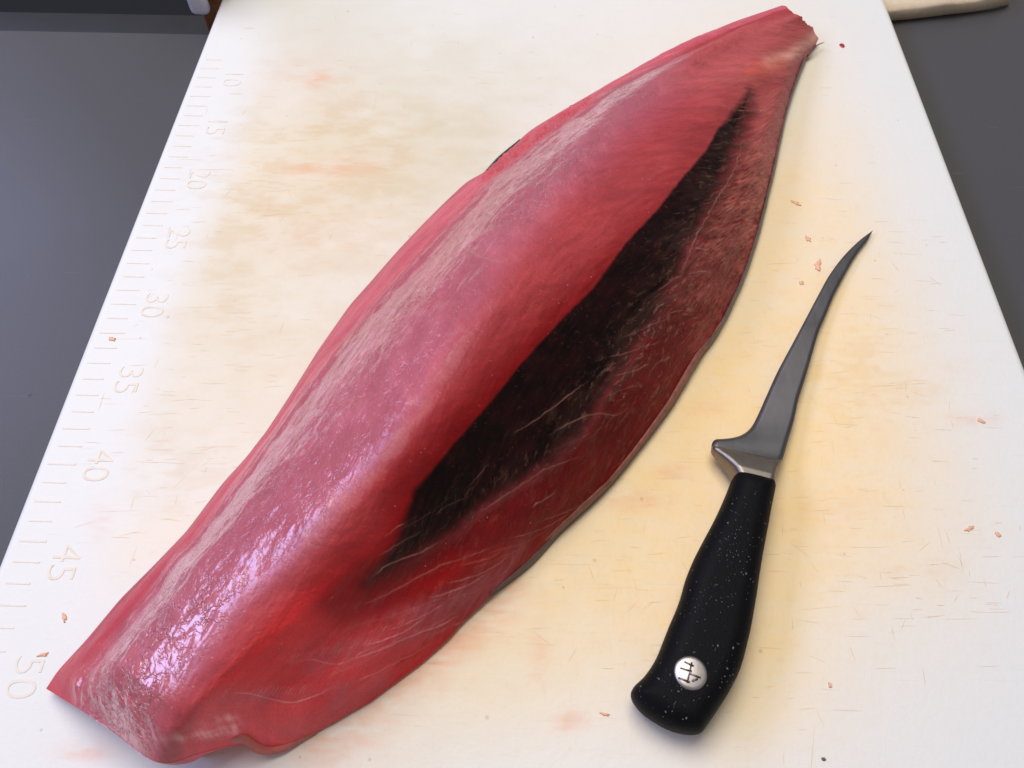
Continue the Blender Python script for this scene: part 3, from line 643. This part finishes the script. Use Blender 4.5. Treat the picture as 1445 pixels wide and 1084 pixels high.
# ---------------------------------------------------------------- boning knife
kn0 = un(1060, 690, 0)*[1, 1, 0]
knife = tag(empty('boning_knife', tuple(kn0)), 'curved boning knife with a black handle lying to the right of the fish', 'knife')
def resample(P, n):
    P = np.asarray(P, float); d = np.r_[0, np.cumsum(np.linalg.norm(np.diff(P, axis=0), axis=1))]
    return np.stack([np.interp(np.linspace(0, d[-1], n), d, P[:, j]) for j in range(P.shape[1])], -1)
def smooth_line(pts, z, n):
    P = np.array([un(x, y, z(i/(len(pts)-1)) if callable(z) else z) for i, (x, y) in enumerate(pts)])
    return resample(crspline(P, n*4), n)
def inflate(name, left, right, hw, rad, mat, n=120, k=40, prof=2.2, crown=0.):
    """Body between two edge lines: half height hw(u), rounded over rad(u) from the edge."""
    Lp, Rp = left, right; n = len(Lp); f = .5-.5*np.cos(np.linspace(0, math.pi, k)); rws = []
    edge = np.concatenate([Lp, Rp[::-1]]); VT = []; VB = []
    for i_ in range(n):
        P = Lp[i_][None]*(1-f[:, None])+Rp[i_][None]*f[:, None]; VT.append(P)
    P = np.array(VT); flat = P.reshape(-1, 3)[:, :2]
    best = np.full(len(flat), 1e9)
    ring = np.concatenate([edge[:, :2], edge[:1, :2]])
    for a, b in zip(ring[:-1], ring[1:]):
        d = b-a; L2 = d@d+1e-12; t = np.clip(((flat-a)@d)/L2, 0, 1); best = np.minimum(best, np.linalg.norm(flat-a-t[:, None]*d, axis=1))
    dist = best.reshape(n, k); uu = np.linspace(0, 1, n)[:, None]
    hh = hw(uu)*np.ones((1, k)); rr = rad(uu)*np.ones((1, k)); q = 1-np.clip(dist/rr, 0, 1)
    hgt = hh*np.maximum(1-q**prof, 0)**(1/prof)
    if crown: hgt = hgt*(1+crown*np.sin(math.pi*f)[None])
    T_ = P.copy(); T_[..., 2] += hgt; B_ = P.copy(); B_[..., 2] -= hgt
    V = np.concatenate([T_.reshape(-1, 3), B_.reshape(-1, 3)]); I = np.arange(n*k).reshape(n, k); o = n*k
    Ft = np.stack([I[:-1, :-1], I[1:, :-1], I[1:, 1:], I[:-1, 1:]], -1).reshape(-1, 4)
    V[:, 2] = np.maximum(V[:, 2], .0003)
    bm = bmesh.new(); vs_ = [bm.verts.new(v-kn0) for v in V]
    for fc in Ft:
        for g_ in (fc, fc[::-1]+o):
            vv = [vs_[j] for j in g_]
            try: bm.faces.new(vv)
            except ValueError: pass
    bmesh.ops.remove_doubles(bm, verts=bm.verts, dist=2e-5)
    bnd = [e for e in bm.edges if e.is_boundary]
    if bnd: bmesh.ops.holes_fill(bm, edges=bnd, sides=0)
    return bmobj(name, bm, mat, knife)
zb = lambda u: .002+.0075*u
bl_l = [(1232, 325), (1214, 338.5), (1191, 361), (1170, 389), (1155, 416), (1137, 450), (1120, 482), (1097, 525), (1081, 560), (1067, 591), (1060, 603), (1053, 610), (1044, 615), (1033, 618), (1020, 619.5), (1008, 621)]
bl_r = [(1232, 325), (1224, 339), (1209, 358), (1191, 389), (1177, 416), (1163, 450), (1157, 463), (1147, 496), (1137, 531), (1127, 563), (1120, 595), (1114, 615), (1110, 629), (1104.5, 648), (1102, 653)]
bl_l += [(1004, 632), (1014, 645)]; bl_r += [(1097, 665)]
Lb = smooth_line(bl_l, zb, 150); Rb = smooth_line(bl_r, zb, 150)
blade = inflate('blade', Lb, Rb, lambda u: .0007+.0012*u**2, lambda u: .0016+.0006*u, M_BLADE, prof=1.4)
bo_l = [(1004, 630), (1004, 637), (1011, 645), (1019, 654), (1028, 665), (1034, 675), (1040, 688)]
bo_r = [(1103, 651), (1101, 656), (1098, 662), (1095, 669), (1092, 678), (1090, 688), (1089, 700)]
Lo = smooth_line(bo_l, .0095, 50); Ro = smooth_line(bo_r, .0095, 50)
inflate('bolster', Lo, Ro, lambda u: .0026+.0052*np.clip(u*1.6, 0, 1)**.7, lambda u: .0035+0*u, M_BOLSTER, prof=2.6)
ha_l = [(1062, 674.5), (1046, 671), (1038, 671), (1033.5, 676), (1024, 699), (1013, 724), (1005, 740), (990, 768), (978, 792), (967, 820), (960, 845), (952, 866), (945, 882), (936, 905), (925, 931), (909, 955), (894, 970), (890.5, 978), (892, 987), (899, 998), (911, 1010), (936, 1026), (950, 1032)]
ha_r = [(1062, 674.5), (1078, 678.5), (1089, 682), (1092.5, 688), (1091, 700), (1086.5, 722), (1083, 742), (1078, 768), (1074, 790), (1070, 815), (1066, 842), (1062, 866), (1058.5, 886), (1054, 906), (1043, 946), (1028, 977), (1011, 1004), (996, 1026), (989, 1034.5), (979, 1037), (961, 1035), (950, 1032)]
HZ = .0112
Lh = smooth_line(ha_l, HZ, 150); Rh = smooth_line(ha_r, HZ, 150)
handle = inflate('handle', Lh, Rh, lambda u: .0106+0*u, lambda u: .0095+0*u, M_HANDLE, k=48, prof=2.3, crown=.05)
# rivet with its three tined emblem
rc = un(974.5, 950, .0222); ex = un(998, 950, .0222); rr = np.linalg.norm(ex-rc)
bm = bmesh.new(); prof = [(0, .0011), (.80, .0011), (.93, .0008), (1.0, .0002), (1.0, -.002)]; rings = []
for f, z in prof[1:]:
    rings.append([bm.verts.new((f*rr*math.cos(a), f*rr*math.sin(a), z)) for a in np.linspace(0, 2*math.pi, 48, endpoint=False)])
bm.faces.new(rings[0])
for A, B in zip(rings, rings[1:]):
    for k in range(48): bm.faces.new((A[k], A[(k+1) % 48], B[(k+1) % 48], B[k]))
riv = bmobj('rivet', bm, M_RIVET, knife); riv.location = Vector(rc-kn0)
def zpx(x, y): q_ = un(870+x/6.02, 880+y/6.02, .0233); return Vector(q_-rc)
for A, B, w in [((575, 325), (655, 362), .00042), ((540, 378), (640, 408), .00042), ((525, 460), (622, 500), .00042), ((640, 330), (600, 505), .00036), ((618, 425), (715, 462), .00040), ((655, 395), (735, 380), .0), ((640, 490), (690, 470), .00045)]:
    if not w: continue
    a, b = zpx(*A), zpx(*B); bm = bmesh.new(); a.z = b.z = .00118; tube(bm, [a, (a+b)/2, b], w, 8)
    bmesh.ops.scale(bm, verts=bm.verts, vec=(1, 1, .55), space=Matrix.Translation((0, 0, -.00118)))
    bmobj('emblem_bar', bm, M_EMBLEM, riv)
# pale crumbs clinging to the handle
bm = bmesh.new(); dg = bpy.context.evaluated_depsgraph_get(); bpy.context.view_layer.update()
n_ok = 0
while n_ok < 260:
    px, py = random.uniform(895, 1090), random.uniform(690, 1030)
    f = .5+.5*float(fbm(np.array([px/40.]), np.array([py/40.]), 121)[0])
    if random.random() > f*f*1.4: continue
    o_ = Vector((0, 0, HC))-Vector(kn0); d_ = (Vector(un(px, py, .01))-Vector((0, 0, HC))).normalized()
    hit, loc, nn, _ = handle.ray_cast(o_, d_)
    if not hit: continue
    r_ = random.uniform(.00008, .00022)*(1 if random.random() < .9 else 1.8)
    mt_ = Matrix.Translation(loc) @ Matrix.Rotation(random.uniform(0, 6), 4, 'Z') @ Matrix.Diagonal((r_*random.uniform(.8, 2.2), r_, r_*.7, 1))
    bmesh.ops.create_icosphere(bm, subdivisions=1, radius=1, matrix=mt_); n_ok += 1
tag(bmobj('crumbs', bm, M_CRUMB, knife), kind='stuff')

# ---------------------------------------------------------------- scraps on the board
def scrap(name, px, py, w, h_, ang, label, mat=M_SCRAP, seed=0, group='scraps of flesh on the cutting board', cat='fish scrap', zt=.0002):
    r = random.Random(seed); bm = bmesh.new(); k = 16
    c0 = un(px, py, .0004); sx = np.linalg.norm(un(px+w/2, py, 0)-un(px, py, 0)); sy = np.linalg.norm(un(px, py+h_/2, 0)-un(px, py, 0))
    ringsv = []
    jit = [r.uniform(.45, 1.3) if cat != 'blood drop' else r.uniform(.9, 1.1) for _ in range(k)]
    for f, z in ((1, -.0003), (.85, zt*.6), (.4, zt)):
        ringsv.append([bm.verts.new((f*jit[i]*sx*math.cos(i*2*math.pi/k), f*jit[i]*sy*math.sin(i*2*math.pi/k), z)) for i in range(k)])
    for A, B in zip(ringsv, ringsv[1:]):
        for i in range(k): bm.faces.new((A[i], A[(i+1) % k], B[(i+1) % k], B[i]))
    bm.faces.new(ringsv[-1]); bm.faces.new(ringsv[0][::-1])
    o = bmobj(name, bm, mat); o.location = c0; o.rotation_euler[2] = ang
    return tag(o, label, cat, group)
scrap('blood_drop', 1188.5, 64, 7, 6, .2, 'small round bright red blood drop on the board near the fish tail', M_BLOOD, 1, None, 'blood drop')
SC = [(90, 871, 7, 13, .5, 'pink scrap of flesh left of the fish, below the number 45'), (60, 924, 17, 6, .2, 'thin stringy pink scrap on the board left of the near tip of the fish'), (158, 478, 11, 7, -.4, 'brown pink scrap lying on the ruler ticks between 30 and 35'),
      (1154, 374, 10, 20, -.25, 'largest pale orange smear of flesh left of the knife tip'), (1131, 399, 7, 6, 0, 'small pale scrap just below the orange smear left of the blade'), (1141, 337, 7, 9, .4, 'tan scrap nearest the knife tip on its left side'),
      (1408, 754, 8, 9, .2, 'red scrap near the right edge of the board'), (1171, 967, 5, 8, .1, 'tiny red scrap to the right of the silver rivet'), (1162, 1071, 7, 6, .3, 'dark grey crumb at the bottom edge of the picture'),
      (1384, 594, 13, 6, -.5, 'reddish scrap on the pink stain at the right of the blade'), (1368, 746, 16, 5, .5, 'thin stringy scrap next to the red one at the right edge'), (853, 1008, 17, 5, -.15, 'thin red scrap left of the handle butt'),
      (1123, 286, 14, 4, -.6, 'thin brown curl on the yellow board between fish and knife tip')]
for k, a in enumerate(SC):
    mt_ = M_SKIN if 'dark grey' in a[5] else M_SCRAP
    scrap('flesh_scrap' if mt_ is M_SCRAP else 'crumb', *a[:5], a[5], mt_, 10+k)
sc.render.engine = 'CYCLES'; sc.cycles.use_denoising = True; sc.cycles.max_bounces = 8
